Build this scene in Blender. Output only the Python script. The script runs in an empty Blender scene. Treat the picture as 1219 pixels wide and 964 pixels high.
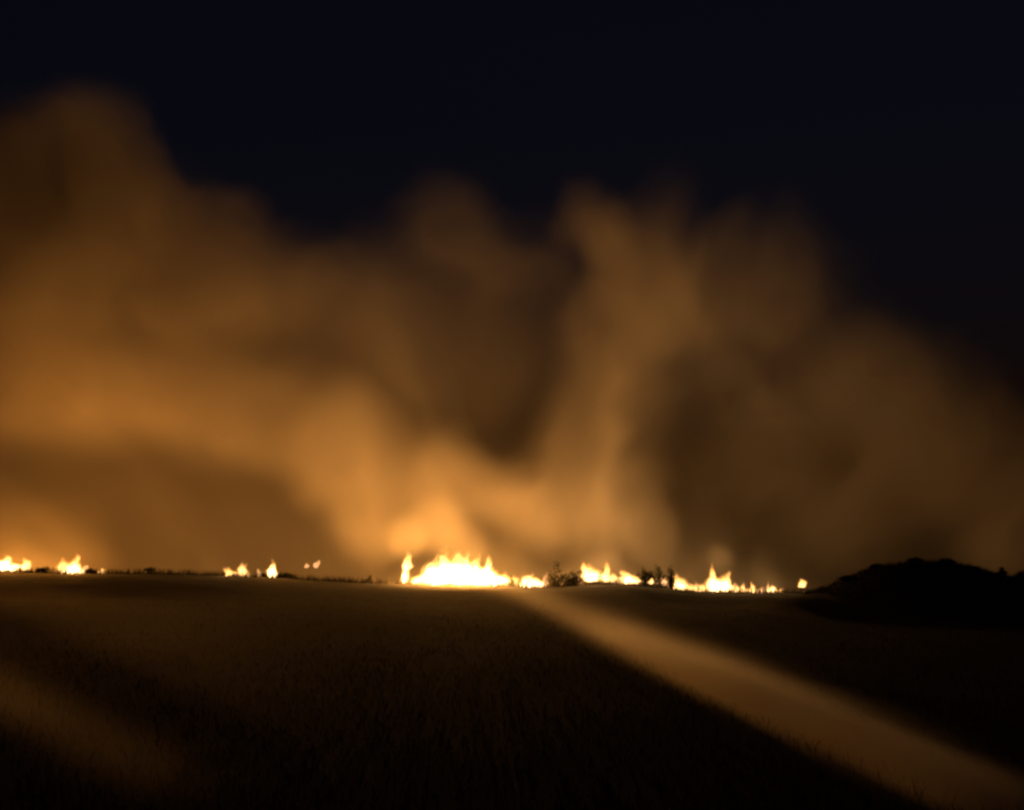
import bpy, math, random
import numpy as np

# ------------------------------------------------------------------ camera, world, exposure
S = bpy.context.scene
COL = S.collection
F = 609.5 / math.tan(math.radians(20))          # focal length in photo pixels (40 degree lens)
EYE = 2.0
HOR = 700.0                                     # eye level in the photo
PITCH = math.atan((HOR - 482) / F)

cam_d = bpy.data.cameras.new('camera')
cam_d.sensor_width = 36
cam_d.angle = math.radians(40)
cam_d.clip_start = 0.1
cam_d.clip_end = 9000
cam = bpy.data.objects.new('camera', cam_d)
cam.location = (0, 0, EYE)
cam.rotation_euler = (math.radians(90) + PITCH, 0, 0)
COL.objects.link(cam)
S.camera = cam

W = bpy.data.worlds.new('World')
S.world = W
W.use_nodes = True
wn = W.node_tree.nodes
sky = wn.new('ShaderNodeTexSky')
sky.sky_type = 'NISHITA'
sky.sun_disc = False
sky.sun_elevation = math.radians(-1.5)        # last trace of dusk, far below daylight
sky.sun_rotation = math.radians(200)
sky.ozone_density = 2.5
sky.dust_density = 0
wn['Background'].inputs['Strength'].default_value = 0.021
W.node_tree.links.new(sky.outputs[0], wn['Background'].inputs['Color'])

S.view_settings.view_transform = 'Standard'
S.view_settings.look = 'None'
S.view_settings.exposure = 0
S.view_settings.gamma = 1
S.render.engine = 'CYCLES'
cy = S.cycles
cy.use_denoising = True
cy.denoiser = 'OPENIMAGEDENOISE'
cy.volume_bounces = 2
cy.max_bounces = 6
cy.transparent_max_bounces = 48
cy.volume_step_rate = 3.0
cy.volume_max_steps = 256
cy.filter_width = 2.8
cy.sample_clamp_indirect = 4.0
cy.use_light_tree = True

# ------------------------------------------------------------------ helpers
def at(px, py, Y):
    """photo pixel -> point at distance Y along +y"""
    u, v = (px - 609.5) / F, (482 - py) / F
    c, s = math.cos(PITCH), math.sin(PITCH)
    k = Y / (c - v * s)
    return (u * k, Y, EYE + (s + v * c) * k)

def sstep(a, b, x):
    t = np.clip((x - a) / (b - a), 0, 1)
    return t * t * (3 - 2 * t)

def vnoise(shape, cell, seed):
    """smooth 3-D value noise on a grid, 0..1; cell = size in voxels per axis"""
    rs = np.random.RandomState(seed)
    dims = [int(math.ceil(n / c)) + 2 for n, c in zip(shape, cell)]
    g = rs.rand(*dims).astype(np.float32)
    for ax, (n, c) in enumerate(zip(shape, cell)):
        t = np.arange(n, dtype=np.float32) / c
        i = t.astype(int); f = t - i; f = f * f * (3 - 2 * f)
        sh = [1, 1, 1]; sh[ax] = n; f = f.reshape(sh)
        g = np.take(g, i, axis=ax) * (1 - f) + np.take(g, i + 1, axis=ax) * f
    return g

def fbm(shape, cell, seed, octs=3, gain=.5):
    tot = 0; amp = 1; s = 0
    for o in range(octs):
        tot = tot + amp * vnoise(shape, [max(c / 2 ** o, 1.01) for c in cell], seed + 17 * o)
        s += amp; amp *= gain
    return tot / s

def pnoise(x, y, z, seed, octs=4, gain=.5):
    """fractal value noise at arbitrary points (arrays in cells), 0..1"""
    tb = np.random.RandomState(seed).rand(32, 32, 32).astype(np.float32)
    tot = 0; amp = 1; s = 0
    for o in range(octs):
        k = 2.03 ** o; off = 7.3 * o
        r = []
        for c in (x * k + off, y * k + off * 1.7, z * k + off * .6):
            fl = np.floor(c); t = (c - fl).astype(np.float32); i = fl.astype(np.int32) & 31
            r.append((i, (i + 1) & 31, t * t * (3 - 2 * t)))
        (a0, a1, u), (b0, b1, v), (c0, c1, w) = r
        n = ((tb[a0, b0, c0] * (1 - u) + tb[a1, b0, c0] * u) * (1 - v) + (tb[a0, b1, c0] * (1 - u) + tb[a1, b1, c0] * u) * v) * (1 - w) \
            + ((tb[a0, b0, c1] * (1 - u) + tb[a1, b0, c1] * u) * (1 - v) + (tb[a0, b1, c1] * (1 - u) + tb[a1, b1, c1] * u) * v) * w
        tot = tot + amp * n; s += amp; amp *= gain
    return (tot / s).astype(np.float32)

def tag(o, label=None, cat=None, group=None, kind=None):
    for k, v in (('label', label), ('category', cat), ('group', group), ('kind', kind)):
        if v: o[k] = v
    return o

def mesh_obj(name, verts, faces, mat, parent=None, smooth=False, loc=None):
    me = bpy.data.meshes.new(name)
    me.from_pydata(verts, [], faces)
    if smooth:
        me.polygons.foreach_set('use_smooth', [True] * len(me.polygons))
    me.update()
    me.materials.append(mat)
    o = bpy.data.objects.new(name, me)
    if loc: o.location = loc
    if parent: o.parent = parent
    COL.objects.link(o)
    return o

def empty(name, loc):
    o = bpy.data.objects.new(name, None)
    o.location = loc
    o.empty_display_size = .3
    COL.objects.link(o)
    return o

def mat_new(name):
    m = bpy.data.materials.new(name)
    m.use_nodes = True
    return m, m.node_tree.nodes, m.node_tree.links, m.node_tree.nodes['Principled BSDF']

# ------------------------------------------------------------------ materials
def earth_mat():
    m, n, l, p = mat_new('dry field soil')
    tc = n.new('ShaderNodeTexCoord')
    a = n.new('ShaderNodeTexNoise'); a.inputs['Scale'].default_value = .35; a.inputs['Detail'].default_value = 8
    b = n.new('ShaderNodeTexNoise'); b.inputs['Scale'].default_value = 9; b.inputs['Detail'].default_value = 6
    l.new(tc.outputs['Object'], a.inputs['Vector']); l.new(tc.outputs['Object'], b.inputs['Vector'])
    mx = n.new('ShaderNodeMix'); mx.data_type = 'FLOAT'; mx.inputs[0].default_value = .5
    l.new(a.outputs['Fac'], mx.inputs[2]); l.new(b.outputs['Fac'], mx.inputs[3])
    r = n.new('ShaderNodeValToRGB')
    r.color_ramp.elements[0].position = .35; r.color_ramp.elements[0].color = (.010, .0075, .004, 1)
    r.color_ramp.elements[1].position = .68; r.color_ramp.elements[1].color = (.030, .022, .012, 1)
    l.new(mx.outputs[0], r.inputs[0]); l.new(r.outputs[0], p.inputs['Base Color'])
    p.inputs['Roughness'].default_value = .95
    p.inputs['Specular IOR Level'].default_value = .1
    bp = n.new('ShaderNodeBump'); bp.inputs['Strength'].default_value = .6; bp.inputs['Distance'].default_value = .12
    l.new(b.outputs['Fac'], bp.inputs['Height']); l.new(bp.outputs[0], p.inputs['Normal'])
    return m

def leaf_mat(name, c1, c2):
    m, n, l, p = mat_new(name)
    a = n.new('ShaderNodeTexNoise'); a.inputs['Scale'].default_value = 1.7
    g = n.new('ShaderNodeNewGeometry')
    l.new(g.outputs['Position'], a.inputs['Vector'])
    r = n.new('ShaderNodeValToRGB')
    r.color_ramp.elements[0].color = (*c1, 1); r.color_ramp.elements[1].color = (*c2, 1)
    r.color_ramp.elements[0].position = .3; r.color_ramp.elements[1].position = .7
    l.new(a.outputs['Fac'], r.inputs[0]); l.new(r.outputs[0], p.inputs['Base Color'])
    p.inputs['Roughness'].default_value = .8
    p.inputs['Specular IOR Level'].default_value = .2
    return m

def flame_mat(name, lo, mid, hi, alpha_tip, alpha=1.0):
    """emission falls from the white-hot root to the orange tip; the tips fray and thin out"""
    m, n, l, p = mat_new(name)
    n.remove(p)
    out = n['Material Output']
    tc = n.new('ShaderNodeTexCoord')
    sx = n.new('ShaderNodeSeparateXYZ'); l.new(tc.outputs['Generated'], sx.inputs[0])
    no = n.new('ShaderNodeTexNoise'); no.inputs['Scale'].default_value = 2.2; no.inputs['Detail'].default_value = 3
    l.new(tc.outputs['Object'], no.inputs['Vector'])
    ma = n.new('ShaderNodeMath'); ma.operation = 'MULTIPLY_ADD'; ma.inputs[1].default_value = .7; ma.inputs[2].default_value = -.35
    l.new(no.outputs['Fac'], ma.inputs[0])
    ad = n.new('ShaderNodeMath'); ad.operation = 'ADD'; ad.use_clamp = True
    l.new(sx.outputs['Z'], ad.inputs[0]); l.new(ma.outputs[0], ad.inputs[1])
    r = n.new('ShaderNodeValToRGB')
    e = r.color_ramp.elements
    e[0].position = .15; e[0].color = (*[c / 20 for c in lo], 1)
    e[1].position = 1.0; e[1].color = (*[c / 20 for c in hi], 1)
    k = e.new(.6); k.color = (*[c / 20 for c in mid], 1)
    l.new(ad.outputs[0], r.inputs[0])
    em = n.new('ShaderNodeEmission'); em.inputs['Strength'].default_value = 20
    l.new(r.outputs[0], em.inputs['Color'])
    tr = n.new('ShaderNodeBsdfTransparent')
    mp = n.new('ShaderNodeMapRange'); mp.interpolation_type = 'SMOOTHSTEP'
    mp.inputs['From Min'].default_value = .55; mp.inputs['From Max'].default_value = 1.0
    mp.inputs['To Min'].default_value = alpha; mp.inputs['To Max'].default_value = alpha_tip
    l.new(ad.outputs[0], mp.inputs['Value'])
    st = n.new('ShaderNodeMath'); st.operation = 'MULTIPLY'; st.inputs[1].default_value = 20
    l.new(mp.outputs[0], st.inputs[0]); l.new(st.outputs[0], em.inputs['Strength'])
    mx = n.new('ShaderNodeAddShader')                         # burning gas hides nothing behind it: it only adds light
    l.new(tr.outputs[0], mx.inputs[0]); l.new(em.outputs[0], mx.inputs[1])
    l.new(mx.outputs[0], out.inputs['Surface'])
    return m

def smoke_mat(name, color, g, dens):
    m, n, l, p = mat_new(name)
    n.remove(p)
    v = n.new('ShaderNodeVolumePrincipled')
    v.inputs['Color'].default_value = (*color, 1)
    v.inputs['Anisotropy'].default_value = g
    v.inputs['Density'].default_value = dens
    v.inputs['Density Attribute'].default_value = 'density'
    v.inputs['Temperature Attribute'].default_value = ''
    v.inputs['Blackbody Intensity'].default_value = 0
    l.new(v.outputs[0], n['Material Output'].inputs['Volume'])
    return m

M_EARTH = earth_mat()
M_GRASS = leaf_mat('dry grass', (.018, .014, .007), (.040, .030, .014))
M_LEAF = leaf_mat('shrub leaves', (.030, .036, .016), (.060, .065, .030))
M_BARK = leaf_mat('shrub bark', (.05, .035, .022), (.10, .07, .045))
M_HOT = flame_mat('white hot flame', (3.8, 2.4, 1.0), (1.9, 1.05, .32), (.6, .22, .035), .1)
M_WARM = flame_mat('yellow flame', (1.5, .82, .27), (.8, .39, .10), (.36, .13, .025), .1)
M_DIM = flame_mat('dim orange flame', (.55, .26, .10), (.40, .18, .06), (.28, .11, .025), .1)
M_FRINGE = flame_mat('thin orange flame edge', (.30, .14, .03), (.24, .10, .018), (.14, .05, .008), .0)

# ------------------------------------------------------------------ ground
CREST_Y = 150.0
CR = [(-900, 672), (-200, 676), (0, 680), (100, 683), (200, 683), (330, 687), (440, 694), (520, 696), (600, 698), (660, 699),
      (720, 695), (770, 699), (830, 704), (930, 706), (1000, 703), (1219, 702), (2000, 698)]
CX = np.array([(a - 609.5) * CREST_Y / F for a, b in CR]); CZ = np.array([at(a, b, CREST_Y)[2] for a, b in CR])
HUMP_Y = 84.0
HP = [(900, 716), (960, 709), (985, 700), (1008, 690), (1030, 680), (1052, 674), (1085, 670), (1118, 670), (1148, 677),
      (1180, 687), (1219, 693), (1300, 698), (1500, 712)]
HX = np.array([(a - 609.5) * HUMP_Y / F for a, b in HP]); HZ = np.array([at(a, b, HUMP_Y)[2] for a, b in HP])

_rn = np.random.RandomState(5)
_W = [(_rn.rand() * 6.28, _rn.rand() * 6.28, 10 ** _rn.uniform(-1.2, .1)) for _ in range(22)]
def ground_z(x, y):
    x = np.asarray(x, float); y = np.asarray(y, float)
    zc = np.interp(x, CX, CZ)
    up = sstep(5, CREST_Y, y) * .55 + .45 * sstep(90, CREST_Y, y)
    z = zc * up
    back = sstep(CREST_Y, CREST_Y + 60, y)
    z = z * (1 - back) + back * (-2.0)
    hz = np.interp(x, HX, HZ, left=0, right=0)
    hb = np.exp(-((y - HUMP_Y) / 11.0) ** 2)
    z = np.maximum(z, hz * hb + z * (1 - hb) * .9)
    w = 0
    for a, ph, f in _W:
        w = w + np.sin((x * math.cos(a) + y * math.sin(a)) * f * 2 + ph) * .022 / (f ** .6)
    return z + w * .05 * (1 - sstep(300, 900, y))

def build_ground():
    xs = np.concatenate([-np.geomspace(3500, 82, 14), np.arange(-80, 80.1, .8), np.geomspace(82, 3500, 14)])
    ys = np.concatenate([np.linspace(-60, 4, 10), np.arange(6, 100, 1.5), np.arange(100, 170, .7), np.geomspace(172, 4000, 36)])
    X, Y = np.meshgrid(xs, ys)
    Z = ground_z(X, Y)
    v = np.stack([X, Y, Z], -1).reshape(-1, 3)
    nx, ny = len(xs), len(ys)
    i = np.arange((ny - 1) * (nx - 1)); r, c = i // (nx - 1), i % (nx - 1); k = r * nx + c
    f = np.stack([k, k + 1, k + 1 + nx, k + nx], -1)
    o = mesh_obj('ground', v.tolist(), f.tolist(), M_EARTH, smooth=True)
    tag(o, kind='structure')
build_ground()

# ------------------------------------------------------------------ grass
def build_grass(name, xy, hmin, hmax, wide, seed):
    rs = np.random.RandomState(seed)
    n = len(xy)
    x, y = xy[:, 0], xy[:, 1]
    z = ground_z(x, y) - .03
    h = hmin + (hmax - hmin) * rs.rand(n) ** 2.2
    a = rs.rand(n) * 6.283
    w = wide * (.6 + .8 * rs.rand(n))
    lean = h * (.15 + .5 * rs.rand(n)); la = rs.rand(n) * 6.283
    dx, dy = np.cos(a) * w, np.sin(a) * w
    lx, ly = np.cos(la) * lean, np.sin(la) * lean
    P = np.stack([np.stack([x - dx, y - dy, z], -1), np.stack([x + dx, y + dy, z], -1),
                  np.stack([x - dx * .7 + lx * .35, y - dy * .7 + ly * .35, z + h * .6], -1),
                  np.stack([x + dx * .7 + lx * .35, y + dy * .7 + ly * .35, z + h * .6], -1),
                  np.stack([x + lx, y + ly, z + h], -1)], 1).reshape(-1, 3)
    b = np.arange(n) * 5
    f = [(i, i + 1, i + 3, i + 2) for i in b.tolist()] + [(i + 2, i + 3, i + 4) for i in b.tolist()]
    o = mesh_obj(name, P.tolist(), f, M_GRASS)
    tag(o, kind='stuff')
    return o

rs = np.random.RandomState(3)
n = 52000
d = 10 * (150 / 10) ** rs.rand(n)
xx = (rs.rand(n) - .5) * 2 * (d * .40 + 2)
build_grass('field_grass', np.stack([xx, d], -1), .06, .24, .007, 4)
n = 24000
cxs = (rs.rand(n) - .5) * 130
cl = .5 + .5 * np.sin(cxs * .9 + 2 * np.sin(cxs * .31)) * np.sin(cxs * 2.3 + 1)
keep = rs.rand(n) < .35 + .65 * cl
cxs = cxs[keep]
build_grass('crest_grass', np.stack([cxs, 145.5 + rs.rand(len(cxs)) * 4.0], -1), .12, .80, .024, 6)

n = 16000
hx = 18 + rs.rand(n) * 20
build_grass('mound_grass', np.stack([hx, HUMP_Y + rs.randn(n) * 4], -1), .10, .38, .013, 8)

# ------------------------------------------------------------------ shrubs
def shrub(px, py_base, Y, wpx, hpx, label, seed, shape='round', dens=1.0, group='dark shrubs along the crest'):
    rr = random.Random(seed)
    x = (px - 609.5) * Y / F
    z0 = float(ground_z(x, Y)) - .05
    top = at(px, py_base - hpx, Y)[2]
    H = max(top - z0, .35)
    Wd = wpx * Y / F
    root = empty('shrub', (x, Y, z0))
    tag(root, label, 'shrub', group)
    sv, sf, lv, lf = [], [], [], []
    def limb(p, q, r0, r1):
        b = len(sv)
        for c, r in ((p, r0), (q, r1)):
            for k in range(5):
                t = k / 5 * 6.283
                sv.append((c[0] + math.cos(t) * r, c[1] + math.sin(t) * r, c[2]))
        for k in range(5):
            sf.append((b + k, b + (k + 1) % 5, b + 5 + (k + 1) % 5, b + 5 + k))
    def leaf(p, s):
        ax = [rr.uniform(-1, 1) for _ in range(3)]; bx = [rr.uniform(-1, 1) for _ in range(3)]
        b = len(lv)
        for u, v in ((-1, -.4), (0, -.6), (1, 0), (0, .6)):
            lv.append(tuple(p[i] + s * (u * ax[i] + v * bx[i]) for i in range(3)))
        lf.append((b, b + 1, b + 2, b + 3))
    nb = 9
    for k in range(nb):
        a = rr.uniform(0, 6.283)
        if shape == 'spike':
            rad = Wd * .5 * rr.random() ** .8
            hh = H * (1 - .75 * (rad / (Wd * .5))) * rr.uniform(.75, 1.0)
            if k == 0: rad, hh = Wd * .05, H
        else:
            rad = Wd * .48 * rr.random() ** .6
            hh = H * math.sqrt(max(.12, 1 - (rad / (Wd * .55)) ** 2)) * rr.uniform(.75, 1)
        tip = (math.cos(a) * rad, math.sin(a) * rad * .7, hh)
        mid = (tip[0] * .45 + rr.uniform(-.05, .05), tip[1] * .45, hh * .5)
        limb((rr.uniform(-.06, .06), rr.uniform(-.06, .06), 0), mid, .035, .022)
        limb(mid, tip, .022, .006)
        for j in range(int(80 * dens)):
            t = rr.random() ** .7
            if rr.random() < .45:
                base = [mid[i] * t * 1.1 for i in range(3)]
            else:
                base = [mid[i] * (1 - t) + tip[i] * t for i in range(3)]
            sp = .16 * Wd * (1.15 - t) + .04
            leaf([base[0] + rr.gauss(0, sp), base[1] + rr.gauss(0, sp), max(.02, base[2] + rr.gauss(0, .06 * H))], rr.uniform(.08, .18) * Y / 150)
    mesh_obj('stem', sv, sf, M_BARK, root)
    mesh_obj('foliage', lv, lf, M_LEAF, root)
    return root

shrub(661, 698, 148.6, 30, 30, 'tall pointed dark shrub just right of the big blaze', 1, 'spike', .8)
shrub(683, 696, 148.8, 22, 24, 'ragged open shrub left of the twin yellow flames', 2, 'round', .7)
shrub(676, 697, 148.2, 30, 14, 'low spreading dark shrub in front of the ragged one', 3, 'round', .8)
shrub(765, 697, 148.7, 20, 22, 'narrow dark shrub in the middle of the fire line', 4, 'round', .8)
shrub(782, 697, 149.0, 26, 26, 'round crowned dark shrub with a small flame glowing through it', 5, 'round', .8)
shrub(797, 699, 148.5, 9, 26, 'thin upright dark shrub beside the round crowned one', 6, 'round', .5)
shrub(609, 697, 148.4, 7, 12, 'small dark twiggy shrub at the right foot of the big blaze', 7, 'spike', .3)
shrub(441, 694, 149.0, 7, 10, 'small leaning twiggy shrub left of the tall thin flame', 8, 'spike', .25)
shrub(55, 682, 149.0, 22, 8, 'low dark shrub between the two bright flames at far left', 9, 'round', .8)
shrub(112, 684, 149.0, 12, 8, 'low dark shrub right of the twin peaked flame', 10, 'round', .8)
shrub(182, 684, 149.0, 16, 9, 'low dark shrub on the empty left stretch of crest', 11, 'round', .8)
shrub(342, 688, 149.0, 20, 8, 'low dark shrub right of the slender white flame', 12, 'round', .8)
G2 = 'dark shrubs on the mound'
for i, (px, hp, wp, lab) in enumerate([
        (1006, 5, 16, 'small dark shrub low on the left shoulder of the black mound'),
        (1041, 4, 20, 'low dark shrub left of the top of the black mound'),
        (1087, 3, 22, 'low dark shrub on the very top of the black mound'),
        (1124, 5, 18, 'bushy dark shrub right of the top of the black mound'),
        (1153, 5, 18, 'dark shrub where the black mound starts to fall to the right'),
        (1189, 13, 11, 'thin upright dark shrub on the right slope of the black mound'),
        (1212, 13, 18, 'ragged dark shrub at the right edge of the black mound')]):
    x = (px - 609.5) * HUMP_Y / F
    zz = float(ground_z(x, HUMP_Y))
    pyb = 700 - (zz - EYE) / HUMP_Y * F
    shrub(px, pyb, HUMP_Y, wp, hp, lab, 30 + i, 'spike' if i == 5 else 'round', 2.2, G2)

# ------------------------------------------------------------------ flames
def tongue(w, h, lean, rr, depth=.6, fat=.26, grow=1.0):
    """one tongue of fire: rings round a restless spine, widest low down, torn into an uneven point"""
    nr, ns = 17, 12
    v, f = [], []
    q = [rr.uniform(0, 6.28) for _ in range(8)]
    amp = w * rr.uniform(.07, .16)
    pw = rr.uniform(.62, 1.15)
    for i in range(nr):
        t = i / (nr - 1)
        prof = (t / fat) ** .3 if t < fat else (1 - (t - fat) / (1 - fat)) ** pw
        prof = max(prof, .6 if i == 0 else .02)
        cx = lean * t ** 1.4 + (math.sin(q[0] + t * 6.5) * amp + math.sin(q[1] + t * 14) * amp * .6) * min(1, t * 2.2)
        cz = h * t
        for k in range(ns):
            a = k / ns * 6.283
            m = 1 + .22 * math.sin(a + q[2] + 9 * t) + .20 * math.sin(2 * a + q[3] - 13 * t) + .13 * math.sin(3 * a + q[4] + 19 * t)
            r = w * .5 * prof * max(.15, m) * grow
            v.append((cx + math.cos(a) * r, math.sin(a) * r * depth,
                      cz + .10 * h * prof * math.sin(a + q[5] + 7 * t) * (0 < i) + .05 * h * math.sin(2 * a + q[6]) * prof * (0 < i)))
    for i in range(nr - 1):
        for k in range(ns):
            f.append((i * ns + k, i * ns + (k + 1) % ns, (i + 1) * ns + (k + 1) % ns, (i + 1) * ns + k))
    f.append(tuple(range(ns - 1, -1, -1)))
    f.append(tuple((nr - 1) * ns + k for k in range(ns)))
    return v, f

FG = 'flames along the fire line'
def flame(px, py_base, label, tongues, light=None, Y=151.3, seed=0, rgb=(1, .375, .05), lift=.95, size=.4, spread=0):
    """tongues: (dx px, width px, height px, lean px, material[, base raise px]); light in watts is the light of the flame itself"""
    rr = random.Random(seed + int(px))
    k = Y / F
    x, _, z = at(px, py_base + 2.5, Y)
    root = empty('flame', (x, Y, z))
    tag(root, label, 'flame', FG)
    for tg in tongues:
        dx, w, h, lean, m = tg[:5]
        rz = tg[5] if len(tg) > 5 else 0
        hh = (h + 2.5) * k
        st = rr.random()
        y0 = rr.uniform(-.35, .35)
        v, f = tongue(w * k, hh, lean * k, random.Random(st))
        mesh_obj('flame_tongue', v, f, m, root, smooth=True, loc=(dx * k, y0, rz * k))
        if m is not M_DIM:
            v, f = tongue(w * k, hh * 1.10, lean * k, random.Random(st), grow=1.45)
            mesh_obj('flame_fringe', v, f, M_FRINGE, root, smooth=True, loc=(dx * k, y0, rz * k))
    if light:
        offs = (-1, 0, 1) if spread else (0,)
        for o_ in offs:
            ld = bpy.data.lights.new('flame_glow', 'POINT')
            ld.energy = light / len(offs); ld.color = rgb; ld.shadow_soft_size = size
            lo = bpy.data.objects.new('flame_glow', ld)
            lo.location = (o_ * spread, .6, lift); lo.parent = root
            COL.objects.link(lo)
    return root

LS = .7
PALE = (1, .49, .14)
DEEP = (1, .345, .042)
flame(7, 677, 'bright white flame cut by the left edge of the view',
      [(0, 16, 18, 0, M_HOT), (-9, 12, 10, 1, M_HOT), (9, 14, 8, -2, M_HOT), (-16, 14, 12, 0, M_WARM)], 15000 * LS, rgb=DEEP)
flame(31, 676, 'small dim orange flame between the two bright ones at far left', [(0, 10, 13, -1, M_WARM), (-3, 7, 8, 0, M_DIM), (4, 6, 9, 1, M_DIM)])
flame(83, 682, 'twin peaked bright white flame near the left edge',
      [(5, 13, 24, 1, M_WARM), (-6, 12, 19, -2, M_WARM), (0, 22, 12, 0, M_HOT), (5, 9, 15, 0, M_HOT), (9, 8, 16, 1, M_WARM), (-14, 10, 5, 0, M_DIM), (14, 10, 6, 0, M_DIM)], 15000 * LS, rgb=DEEP)
flame(102, 679, 'faint orange flame close right of the twin peaked one', [(0, 8, 9, -1, M_DIM), (-3, 5, 6, 0, M_DIM)])
flame(122, 682, 'tiny tilted flame alone right of the twin peaked one', [(0, 8, 7, -4, M_WARM)])
flame(273, 685, 'low pale flame with a sloping top left of the slender one', [(-1, 11, 11, 0, M_WARM), (4, 16, 6, 0, M_WARM), (9, 14, 5, 0, M_DIM)], 4000 * LS, rgb=PALE)
flame(289, 684, 'blunt orange flame close right of the low pale one', [(0, 11, 14, 2, M_WARM), (-2, 8, 19, 3, M_DIM)])
flame(309, 684, 'tiny faint flame left of the slender white one', [(0, 5, 9, -1, M_DIM)])
flame(325, 685, 'slender upright white flame with a pinched tip', [(0, 11, 15, -1, M_HOT), (0, 6, 20, -2, M_WARM)], 7000 * LS)
flame(377, 673, 'small faint tilted flame hanging above the crest left of centre', [(0, 6, 9, 4, M_DIM), (-12, 5, 4, 1, M_DIM)], Y=156)
flame(482, 691, 'tall thin curling yellow flame left of the big blaze',
      [(0, 7, 34, 3, M_WARM), (2, 9, 20, 2, M_WARM, 15), (-1, 4, 18, 1, M_HOT), (-2, 7, 16, 2, M_WARM)], 4000 * LS, rgb=PALE)
B = [(0, 64, 26, 0, M_HOT), (-22, 44, 26, 3, M_HOT), (24, 46, 24, -3, M_HOT), (-38, 24, 16, 2, M_HOT), (40, 30, 18, -3, M_HOT),
     (50, 18, 10, -2, M_HOT), (-48, 12, 11, 1, M_HOT), (-15, 30, 38, -2, M_HOT), (2, 26, 36, 2, M_HOT), (-30, 24, 31, 4, M_HOT),
     (18, 22, 32, 3, M_HOT), (35, 16, 34, 2, M_HOT), (-12, 14, 44, -3, M_WARM), (-3, 12, 42, 3, M_WARM), (10, 12, 40, 2, M_WARM),
     (26, 10, 37, -2, M_WARM), (-26, 10, 36, 2, M_WARM), (44, 12, 24, -4, M_WARM)]
flame(544, 695, 'big white hot blaze, the largest fire on the crest', B, 47000 * LS, lift=1.1, size=.6, spread=3.4)
flame(607, 697, 'low ragged yellow flame at the right foot of the big blaze', [(-4, 10, 18, -2, M_WARM), (4, 9, 13, 3, M_WARM), (0, 14, 8, 0, M_WARM)])
flame(631, 699, 'round white flame between the big blaze and the pointed shrub',
      [(0, 20, 17, 0, M_HOT), (-6, 12, 11, 0, M_HOT), (7, 12, 13, 2, M_HOT), (17, 8, 20, 3, M_DIM), (15, 9, 9, 0, M_DIM), (-12, 12, 8, 0, M_WARM)], 4000 * LS, rgb=PALE)
flame(704, 689, 'bright yellow flame leaning left, right of the ragged shrub', [(0, 18, 19, -5, M_WARM), (1, 11, 12, -2, M_HOT), (-5, 9, 23, -5, M_WARM), (4, 9, 10, 3, M_WARM), (-16, 12, 6, 0, M_DIM), (14, 12, 7, 0, M_DIM)], 3500 * LS, rgb=PALE)
flame(722, 690, 'narrow upright orange flame right of the left leaning one', [(-1, 8, 23, 1, M_WARM), (6, 9, 9, 3, M_WARM)])
flame(746, 692, 'bright yellow flame sloping right, left of the round crowned shrub', [(0, 14, 15, -4, M_WARM), (5, 13, 9, 4, M_WARM), (2, 9, 9, 0, M_HOT), (10, 10, 7, 3, M_WARM), (-12, 12, 7, 0, M_DIM), (22, 14, 7, 0, M_DIM)], 3500 * LS, rgb=PALE)
flame(742, 699, 'low dull glow of embers under the sloping yellow flame', [(-6, 20, 9, 0, M_DIM), (8, 22, 9, 0, M_DIM), (20, 10, 9, 0, M_DIM)], Y=150.7)
flame(775, 692, 'small dim flame glowing through the round crowned shrub', [(0, 6, 11, 2, M_WARM), (7, 5, 9, 1, M_DIM), (-6, 12, 5, 0, M_DIM), (12, 10, 6, 0, M_DIM)], Y=151)
flame(791, 694, 'tiny faint flame left of the domed white one', [(0, 6, 8, 1, M_DIM)])
flame(809, 703, 'domed white flame right of the thin upright shrub',
      [(0, 17, 22, -2, M_WARM), (0, 13, 14, 0, M_HOT), (7, 12, 9, 2, M_WARM), (-10, 10, 8, -2, M_WARM), (-16, 12, 7, 0, M_DIM), (13, 9, 8, 0, M_WARM)], 3500 * LS, rgb=PALE)
flame(831, 703, 'low pinkish flame between two bright white ones', [(-2, 8, 13, -1, M_DIM), (4, 9, 9, 1, M_WARM), (-4, 10, 7, 0, M_WARM)])
flame(856, 702, 'bright blocky flame with two raised horns',
      [(-7, 13, 25, -1, M_WARM), (8, 12, 23, 2, M_WARM), (-5, 9, 15, 0, M_HOT), (6, 9, 14, 0, M_HOT), (0, 20, 16, 0, M_HOT), (-9, 7, 31, 2, M_WARM), (10, 6, 20, 0, M_WARM), (-17, 10, 6, 0, M_DIM), (16, 9, 7, 0, M_DIM)], 4500 * LS, rgb=PALE)
flame(876, 702, 'small orange flame just right of the horned one', [(0, 7, 11, -2, M_DIM), (1, 5, 6, 0, M_WARM)])
flame(885, 704, 'squat yellow flame second right of the horned one', [(0, 8, 9, 0, M_WARM), (0, 4, 13, 1, M_DIM), (-5, 10, 5, 0, M_DIM), (6, 12, 5, 0, M_DIM)])
flame(896, 705, 'narrow orange flame third right of the horned one', [(-1, 6, 14, 0, M_WARM), (3, 6, 6, 1, M_WARM)], 1500 * LS, rgb=PALE)
flame(910, 703, 'faint grey pink flame near the end of the fire line', [(-2, 7, 6, 0, M_DIM), (5, 4, 13, 0, M_DIM), (9, 5, 9, 0, M_DIM), (-7, 10, 4, 0, M_DIM), (7, 12, 4, 0, M_DIM)])
flame(924, 705, 'low wedge of pale flame that ends the fire line', [(-3, 10, 8, -2, M_HOT), (3, 10, 6, 4, M_WARM)], 1800 * LS, rgb=PALE)
flame(954, 696, 'lone bright speck of fire right of the fire line', [(0, 8, 8, 0, M_WARM)])
flame(984, 702, 'tiny pale speck of fire at the foot of the black mound', [(0, 7, 6, 0, M_DIM)])

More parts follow.
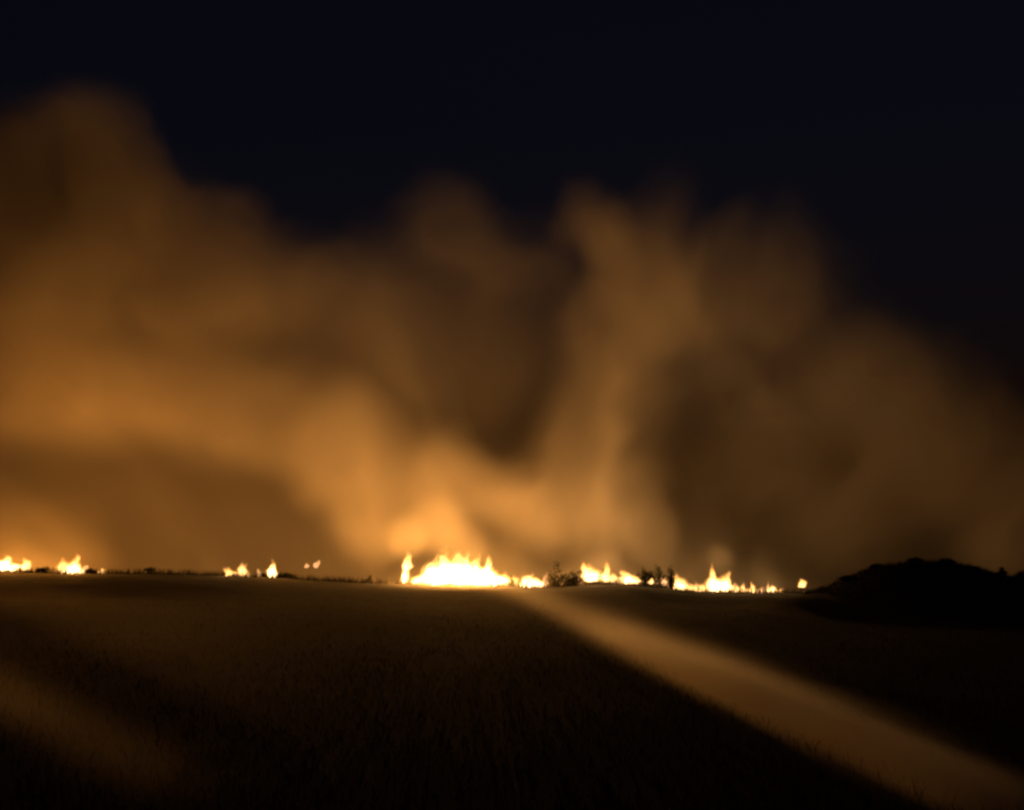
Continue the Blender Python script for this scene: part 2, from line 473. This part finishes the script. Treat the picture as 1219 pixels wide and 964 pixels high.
# ------------------------------------------------------------------ smoke
def volume_from_grid(name, dens, lo, hi, mat):
    """the density array (nx,ny,nz) becomes a fog volume through a Volume Cube node"""
    nx, ny, nz = dens.shape
    me = bpy.data.meshes.new(name)
    N = nx * ny * nz
    me.vertices.add(N)
    at_ = me.attributes.new('smoke_density', 'FLOAT', 'POINT')
    at_.data.foreach_set('value', np.ascontiguousarray(dens.transpose(2, 1, 0)).ravel().astype(np.float32))
    g = np.zeros((N, 3), np.float32)
    q = np.arange(N)
    for ax, (idx, m_) in enumerate(((q % nx, nx), ((q // nx) % ny, ny), (q // (nx * ny), nz))):
        g[:, ax] = lo[ax] + (hi[ax] - lo[ax]) * idx / (m_ - 1)
    me.vertices.foreach_set('co', g.ravel())
    me.materials.append(mat)
    o = bpy.data.objects.new(name, me)
    COL.objects.link(o)
    ng = bpy.data.node_groups.new(name + ' field', 'GeometryNodeTree')
    ng.interface.new_socket('Geometry', in_out='INPUT', socket_type='NodeSocketGeometry')
    ng.interface.new_socket('Geometry', in_out='OUTPUT', socket_type='NodeSocketGeometry')
    n, l = ng.nodes, ng.links
    gi, go = n.new('NodeGroupInput'), n.new('NodeGroupOutput')
    vc = n.new('GeometryNodeVolumeCube')
    vc.inputs['Min'].default_value = lo; vc.inputs['Max'].default_value = hi
    vc.inputs['Resolution X'].default_value = nx; vc.inputs['Resolution Y'].default_value = ny; vc.inputs['Resolution Z'].default_value = nz
    pos = n.new('GeometryNodeInputPosition')
    sp = n.new('ShaderNodeSeparateXYZ'); l.new(pos.outputs[0], sp.inputs[0])
    def idx(out, a, b, m_):
        t = n.new('ShaderNodeMath'); t.operation = 'SUBTRACT'; l.new(out, t.inputs[0]); t.inputs[1].default_value = a
        u = n.new('ShaderNodeMath'); u.operation = 'MULTIPLY'; l.new(t.outputs[0], u.inputs[0]); u.inputs[1].default_value = (m_ - 1) / (b - a)
        r = n.new('ShaderNodeMath'); r.operation = 'ROUND'; l.new(u.outputs[0], r.inputs[0])
        return r.outputs[0]
    ix = idx(sp.outputs[0], lo[0], hi[0], nx); iy = idx(sp.outputs[1], lo[1], hi[1], ny); iz = idx(sp.outputs[2], lo[2], hi[2], nz)
    a = n.new('ShaderNodeMath'); a.operation = 'MULTIPLY_ADD'; l.new(iz, a.inputs[0]); a.inputs[1].default_value = ny; l.new(iy, a.inputs[2])
    b = n.new('ShaderNodeMath'); b.operation = 'MULTIPLY_ADD'; l.new(a.outputs[0], b.inputs[0]); b.inputs[1].default_value = nx; l.new(ix, b.inputs[2])
    si = n.new('GeometryNodeSampleIndex'); si.data_type = 'FLOAT'; si.clamp = True
    l.new(gi.outputs[0], si.inputs['Geometry']); l.new(b.outputs[0], si.inputs['Index'])
    na = n.new('GeometryNodeInputNamedAttribute'); na.data_type = 'FLOAT'; na.inputs['Name'].default_value = 'smoke_density'
    l.new(na.outputs[0], si.inputs['Value'])
    l.new(si.outputs[0], vc.inputs['Density'])
    sm = n.new('GeometryNodeSetMaterial'); sm.inputs['Material'].default_value = mat
    l.new(vc.outputs[0], sm.inputs['Geometry']); l.new(sm.outputs[0], go.inputs[0])
    md = o.modifiers.new('field', 'NODES'); md.node_group = ng
    tag(o, kind='stuff')
    return o

VEIL = [.055, .055, .036, .013, .012, .007, .012]
def smoke_bank():
    lo, hi = (-82., 150.5, -1.5), (82., 202., 62.)
    nx, ny, nz = 290, 54, 112
    xs = np.linspace(lo[0], hi[0], nx, dtype=np.float32)[:, None, None]
    ys = np.linspace(lo[1], hi[1], ny, dtype=np.float32)[None, :, None]
    zs = np.linspace(lo[2], hi[2], nz, dtype=np.float32)[None, None, :]
    one = np.ones((nx, ny, nz), np.float32)
    x0, y0, z0 = xs * one, ys * one, zs * one
    # slow billows plus a finer curl
    bx = pnoise(x0 / 20, y0 / 20, z0 / 20, 1, 2) - .5; by = pnoise(x0 / 20, y0 / 20, z0 / 20, 2, 2) - .5; bz = pnoise(x0 / 20, y0 / 20, z0 / 20, 3, 2) - .5
    X = x0 + bx * 15; Y = y0 + by * 12; Z = z0 + bz * 13
    fx = pnoise(X / 6.5, Y / 6.5, Z / 6.5, 4, 3) - .5; fz = pnoise(X / 6.5, Y / 6.5, Z / 6.5, 5, 3) - .5
    X = X + fx * 7.5; Z = Z + fz * 7.5
    # wisps drawn out along the drift: up and to the left on the left, straight up on the right
    rt = sstep(-22, 12, x0 + (pnoise(x0 / 15, y0 / 15, z0 / 15, 12, 2) - .5) * 14)
    wisp = 0
    for dx, dz, wt in ((-.80, .60, 1 - rt), (.12, .98, rt)):
        wisp = wisp + wt * pnoise((X * dx + Z * dz) / 13 + 3, Y / 8, (X * dz - Z * dx) / 5.6, 8, 4, .58)
    wisp = .5 + (wisp - .5) * 1.1
    soft = pnoise(x0 / 24, y0 / 24, z0 / 24, 9, 2)
    D = np.zeros_like(one)
    # (photo x, photo y, radius px, optical depth, distance offset m, vertical stretch)
    P = [
        # left column drifting up and to the left
        (110, 165, 95, 2.4, 10, 1.0), (40, 220, 110, 2.2, 13, 1.0), (150, 255, 100, 2.0, 10, 1.0), (255, 270, 75, .6, 10, 1.0),
        (50, 340, 130, 1.9, 10, .9), (-30, 250, 90, 1.2, 9, 1.0), (190, 380, 130, 1.0, 12, .9), (310, 370, 95, .5, 10, .9), (60, 460, 125, 1.2, 12, .8),
        (180, 480, 120, 1.1, 11, .7), (310, 515, 105, .8, 11, .7), (400, 560, 85, .9, 10, .8), (440, 615, 65, .6, 8, .8), (480, 560, 70, .4, 10, .8),
        (-60, 420, 140, 1.2, 15, 1.0), (-140, 300, 140, 1.2, 18, 1.0), (10, 630, 60, .5, 7, .8), (80, 645, 50, .3, 7, .8),
        # middle, thinner and in shade
        (545, 285, 78, .38, 16, 1.1), (600, 340, 70, .35, 18, 1.0), (480, 360, 80, .16, 14, 1.0), (410, 400, 80, .24, 12, 1.0),
        (570, 420, 90, .28, 16, 1.0), (480, 470, 85, .24, 12, 1.0), (560, 560, 88, .75, 9, .9), (500, 590, 60, .3, 9, .9),
        # paler plume right of the middle
        (705, 280, 62, .42, 11, 1.0), (765, 320, 95, .50, 11, 1.0), (755, 395, 90, .40, 10, 1.0), (735, 465, 105, .50, 10, 1.0),
        (700, 540, 100, .60, 9, 1.0), (800, 330, 70, .38, 12, 1.0), (830, 390, 70, .20, 12, 1.0), (850, 325, 72, .50, 14, 1.0), (640, 600, 80, .55, 8, .9), (740, 600, 80, .7, 8, .9), (800, 640, 50, .25, 7, .9),
        # right, dim and broad
        (940, 320, 85, .55, 16, 1.0), (880, 370, 80, .34, 16, 1.0), (980, 400, 80, .24, 18, 1.0), (890, 460, 90, .26, 14, 1.0),
        (1045, 440, 80, .36, 18, 1.0), (990, 510, 105, .20, 15, 1.0), (880, 560, 85, .16, 12, 1.0), (1100, 500, 85, .45, 18, 1.0),
        (1160, 570, 95, .42, 16, 1.0), (1240, 620, 105, .6, 14, 1.0), (1060, 590, 105, .22, 13, 1.0), (950, 600, 75, .10, 12, 1.0),
        (1190, 655, 70, .30, 12, .7), (-40, 650, 60, .4, 9, .8),
    ]
    ero = (wisp - .5) * .75
    for px, py, r, tau, off, st in P:
        Yd = 153 + off
        cx, cyy, cz = at(px, py, Yd)
        R = r * Yd / F
        ry = max(min(R, 13), 3.0)
        q = np.sqrt(((X - cx) / R) ** 2 + ((Y - cyy) / ry) ** 2 + ((Z - cz) / (R * st)) ** 2) + ero
        D += (tau / (1.5 * ry)) * (1 - sstep(.38, 1.15, q))
    # the left plume leans up from the blaze: its slanting underside is cut to suggest a beam of light
    under = np.interp(xs.ravel(), [at(a, 600, 163)[0] for a in (-200, 0, 120, 250, 400, 470)], [at(0, b, 163)[2] for b in (470, 520, 540, 585, 640, 690)]).reshape(xs.shape)
    under = under + (soft - .5) * 5 + fz * 3
    D *= 1 - .76 * (1 - sstep(-3.6, 3.6, zs - under)) * (1 - sstep(at(420, 600, 163)[0], at(500, 600, 163)[0], xs))
    D *= np.exp(np.clip((wisp - .5) * 3.2, -1.1, 1.0))
    # a broad older veil of smoke standing further back, filling the ground between the plumes
    top = [(-300, 240), (-60, 200), (0, 190), (60, 150), (150, 160), (220, 250), (300, 270), (350, 320), (430, 340), (500, 300), (560, 270),
           (620, 300), (700, 275), (790, 310), (870, 320), (940, 310), (1010, 390), (1080, 440), (1150, 500), (1219, 550), (1400, 600)]
    YV = 182.0
    tx = np.array([at(a, b, YV)[0] for a, b in top]); tz = np.array([at(a, b, YV)[2] for a, b in top])
    edge = np.interp(X.ravel(), tx, tz).reshape(X.shape)
    veil = (1 - sstep(-11, 9, Z - edge)) * np.exp(-((Y - YV) / 11) ** 2)
    gx = np.interp(xs.ravel(), [at(a, 500, YV)[0] for a in (-200, 0, 350, 520, 700, 900, 1219)], VEIL).reshape(xs.shape)
    D += veil * gx * (.6 + .8 * wisp)
    # low smoke rolling off the burning edge itself
    fl = np.interp(xs.ravel(), [at(a, 600, 158)[0] for a in (-300, -20, 20, 90, 150, 260, 340, 400, 450, 560, 620, 680, 760, 860, 930, 1000, 1300)],
                   [.03, .05, .05, .03, .010, .012, .008, .03, .050, .050, .055, .050, .036, .022, .006, .003, .004]).reshape(xs.shape)
    hz = np.clip(Z - 1.0, 0, 99)
    D += fl * np.exp(-hz / 4.4) * np.exp(-((Y - 159) / 3.6) ** 2) * np.exp(np.clip((wisp - .5) * 5, -1.6, 1.3))
    for px, py, r, tau, off in [(520, 626, 44, .36, 6), (550, 655, 34, .20, 6), (482, 640, 34, .34, 5), (862, 664, 18, .10, 4)]:
        cx, cyy, cz = at(px, py, 152.5 + off)
        R = r * 156 / F
        q = np.sqrt(((x0 + fx * 2.5 - cx) / R) ** 2 + ((ys - cyy) / R) ** 2 + ((z0 + fz * 2.5 - cz) / R) ** 2) + ero * .35
        D += (tau / (1.6 * R)) * (1 - sstep(.45, 1.1, q))
    # fade at the sides of the box so that no face of it shows
    D *= sstep(lo[1], lo[1] + 2, ys) * (1 - sstep(hi[1] - 5, hi[1], ys)) * (1 - sstep(hi[2] - 6, hi[2], zs)) * sstep(lo[0], lo[0] + 6, xs) * (1 - sstep(hi[0] - 6, hi[0], xs))
    D[D < .0008] = 0
    return volume_from_grid('smoke', D, lo, hi, smoke_mat('wildfire smoke', (.86, .82, .78), .1, 1.0))
smoke_bank()

RIB, BAND_A, BAND_B = 5.4, .0020, .019
def light_streaks():
    """streaks of light across the field, shaped as added thin smoke: a long one on the right, wider ones on the left"""
    lo, hi = (-62., 11., -.3), (14., 148., 5.2)
    nx, ny, nz = 230, 125, 24
    xs = np.linspace(lo[0], hi[0], nx, dtype=np.float32)[:, None, None]
    ys = np.linspace(lo[1], hi[1], ny, dtype=np.float32)[None, :, None]
    zs = np.linspace(lo[2], hi[2], nz, dtype=np.float32)[None, None, :]
    gz = ground_z(xs[:, :, 0] + 0 * ys[:, :, 0], ys[:, :, 0] + 0 * xs[:, :, 0])[:, :, None].astype(np.float32)
    h = zs - gz
    sh = (nx, ny, nz)
    n1 = fbm(sh, [12, 14, 12], 41, 3)
    # every band imitates a light streak in smoke density; pyl is the picture height of the ground there
    k = F / ys
    px = 609.5 + xs * k
    py = HOR - (np.minimum(gz, 1.97) + .10 - EYE) * k
    thin = .0095 * ys + .05                                    # depth of the smoke on the ground
    lay = np.exp(-(np.clip(h, 0, 9) / thin) ** 2)
    d = (px - (650 + (py - 722) / .4386)) / 1.0               # right-hand light streak, laid in as added smoke
    side = d / k
    wl, wr = .0145 * ys + .05, .0145 * ys + .05
    prof = np.where(side < 0, np.exp(-(side / wl) ** 2), np.exp(-(side / wr) ** 2))
    rib = prof * lay / (ys * .012 + .1) * RIB * (1 - sstep(115, 146, ys)) * (1 / (1 + (ys / 25) ** 6) + .0011) * (ys * .012 + .1)
    dA = (728 + .43 * px - py) / k                            # height above the lower edge of the upper left band
    drift = sstep(-.006 * ys, .012 * ys, dA) * (1 - sstep(.02 * ys, .085 * ys, dA)) * (1 - sstep(180, 460, px)) * (1 - .6 * sstep(45, 100, ys)) * lay / (ys * .012 + .1) * BAND_A * (1 - sstep(110, 145, ys))  # upper left light streak, put in as smoke
    dB = (852 + .45 * px - py) / k
    drift2 = sstep(-.008 * ys, .012 * ys, dB) * (1 - sstep(.012 * ys, .045 * ys, dB)) * (1 - sstep(80, 330, px)) * lay / (ys * .012 + .1) * BAND_B  # lower left light streak, made the same way
    base = .0003 * np.exp(-(np.clip(h, 0, 9) / 1.0) ** 2) * (1 - sstep(-2, 7, xs)) * sstep(13, 30, ys) * (1 - .7 * sstep(60, 130, ys))  # faint haze added to lift the brightness of the field
    glow = .035 * np.exp(-((xs + 5.5) / 4.0) ** 2) * sstep(118, 138, ys) * np.exp(-np.clip(h, 0, 9) / .5)  # smoke added to imitate the glow in front of the crest
    D = (rib + drift + drift2 + base + glow) * (.55 + .9 * n1)
    D *= (1 - sstep(3.5, 5.0, zs)) * sstep(lo[0], lo[0] + 10, xs) * (1 - sstep(11, 13.5, xs)) * sstep(11.5, 14, ys) * (1 - sstep(140, 147, ys))
    D[D < .0002] = 0
    return volume_from_grid('light_streak_smoke', D, lo, hi, smoke_mat('light streak smoke', (.9, .85, .78), .72, 1.0))  # added volume standing in for streaks of light
light_streaks()
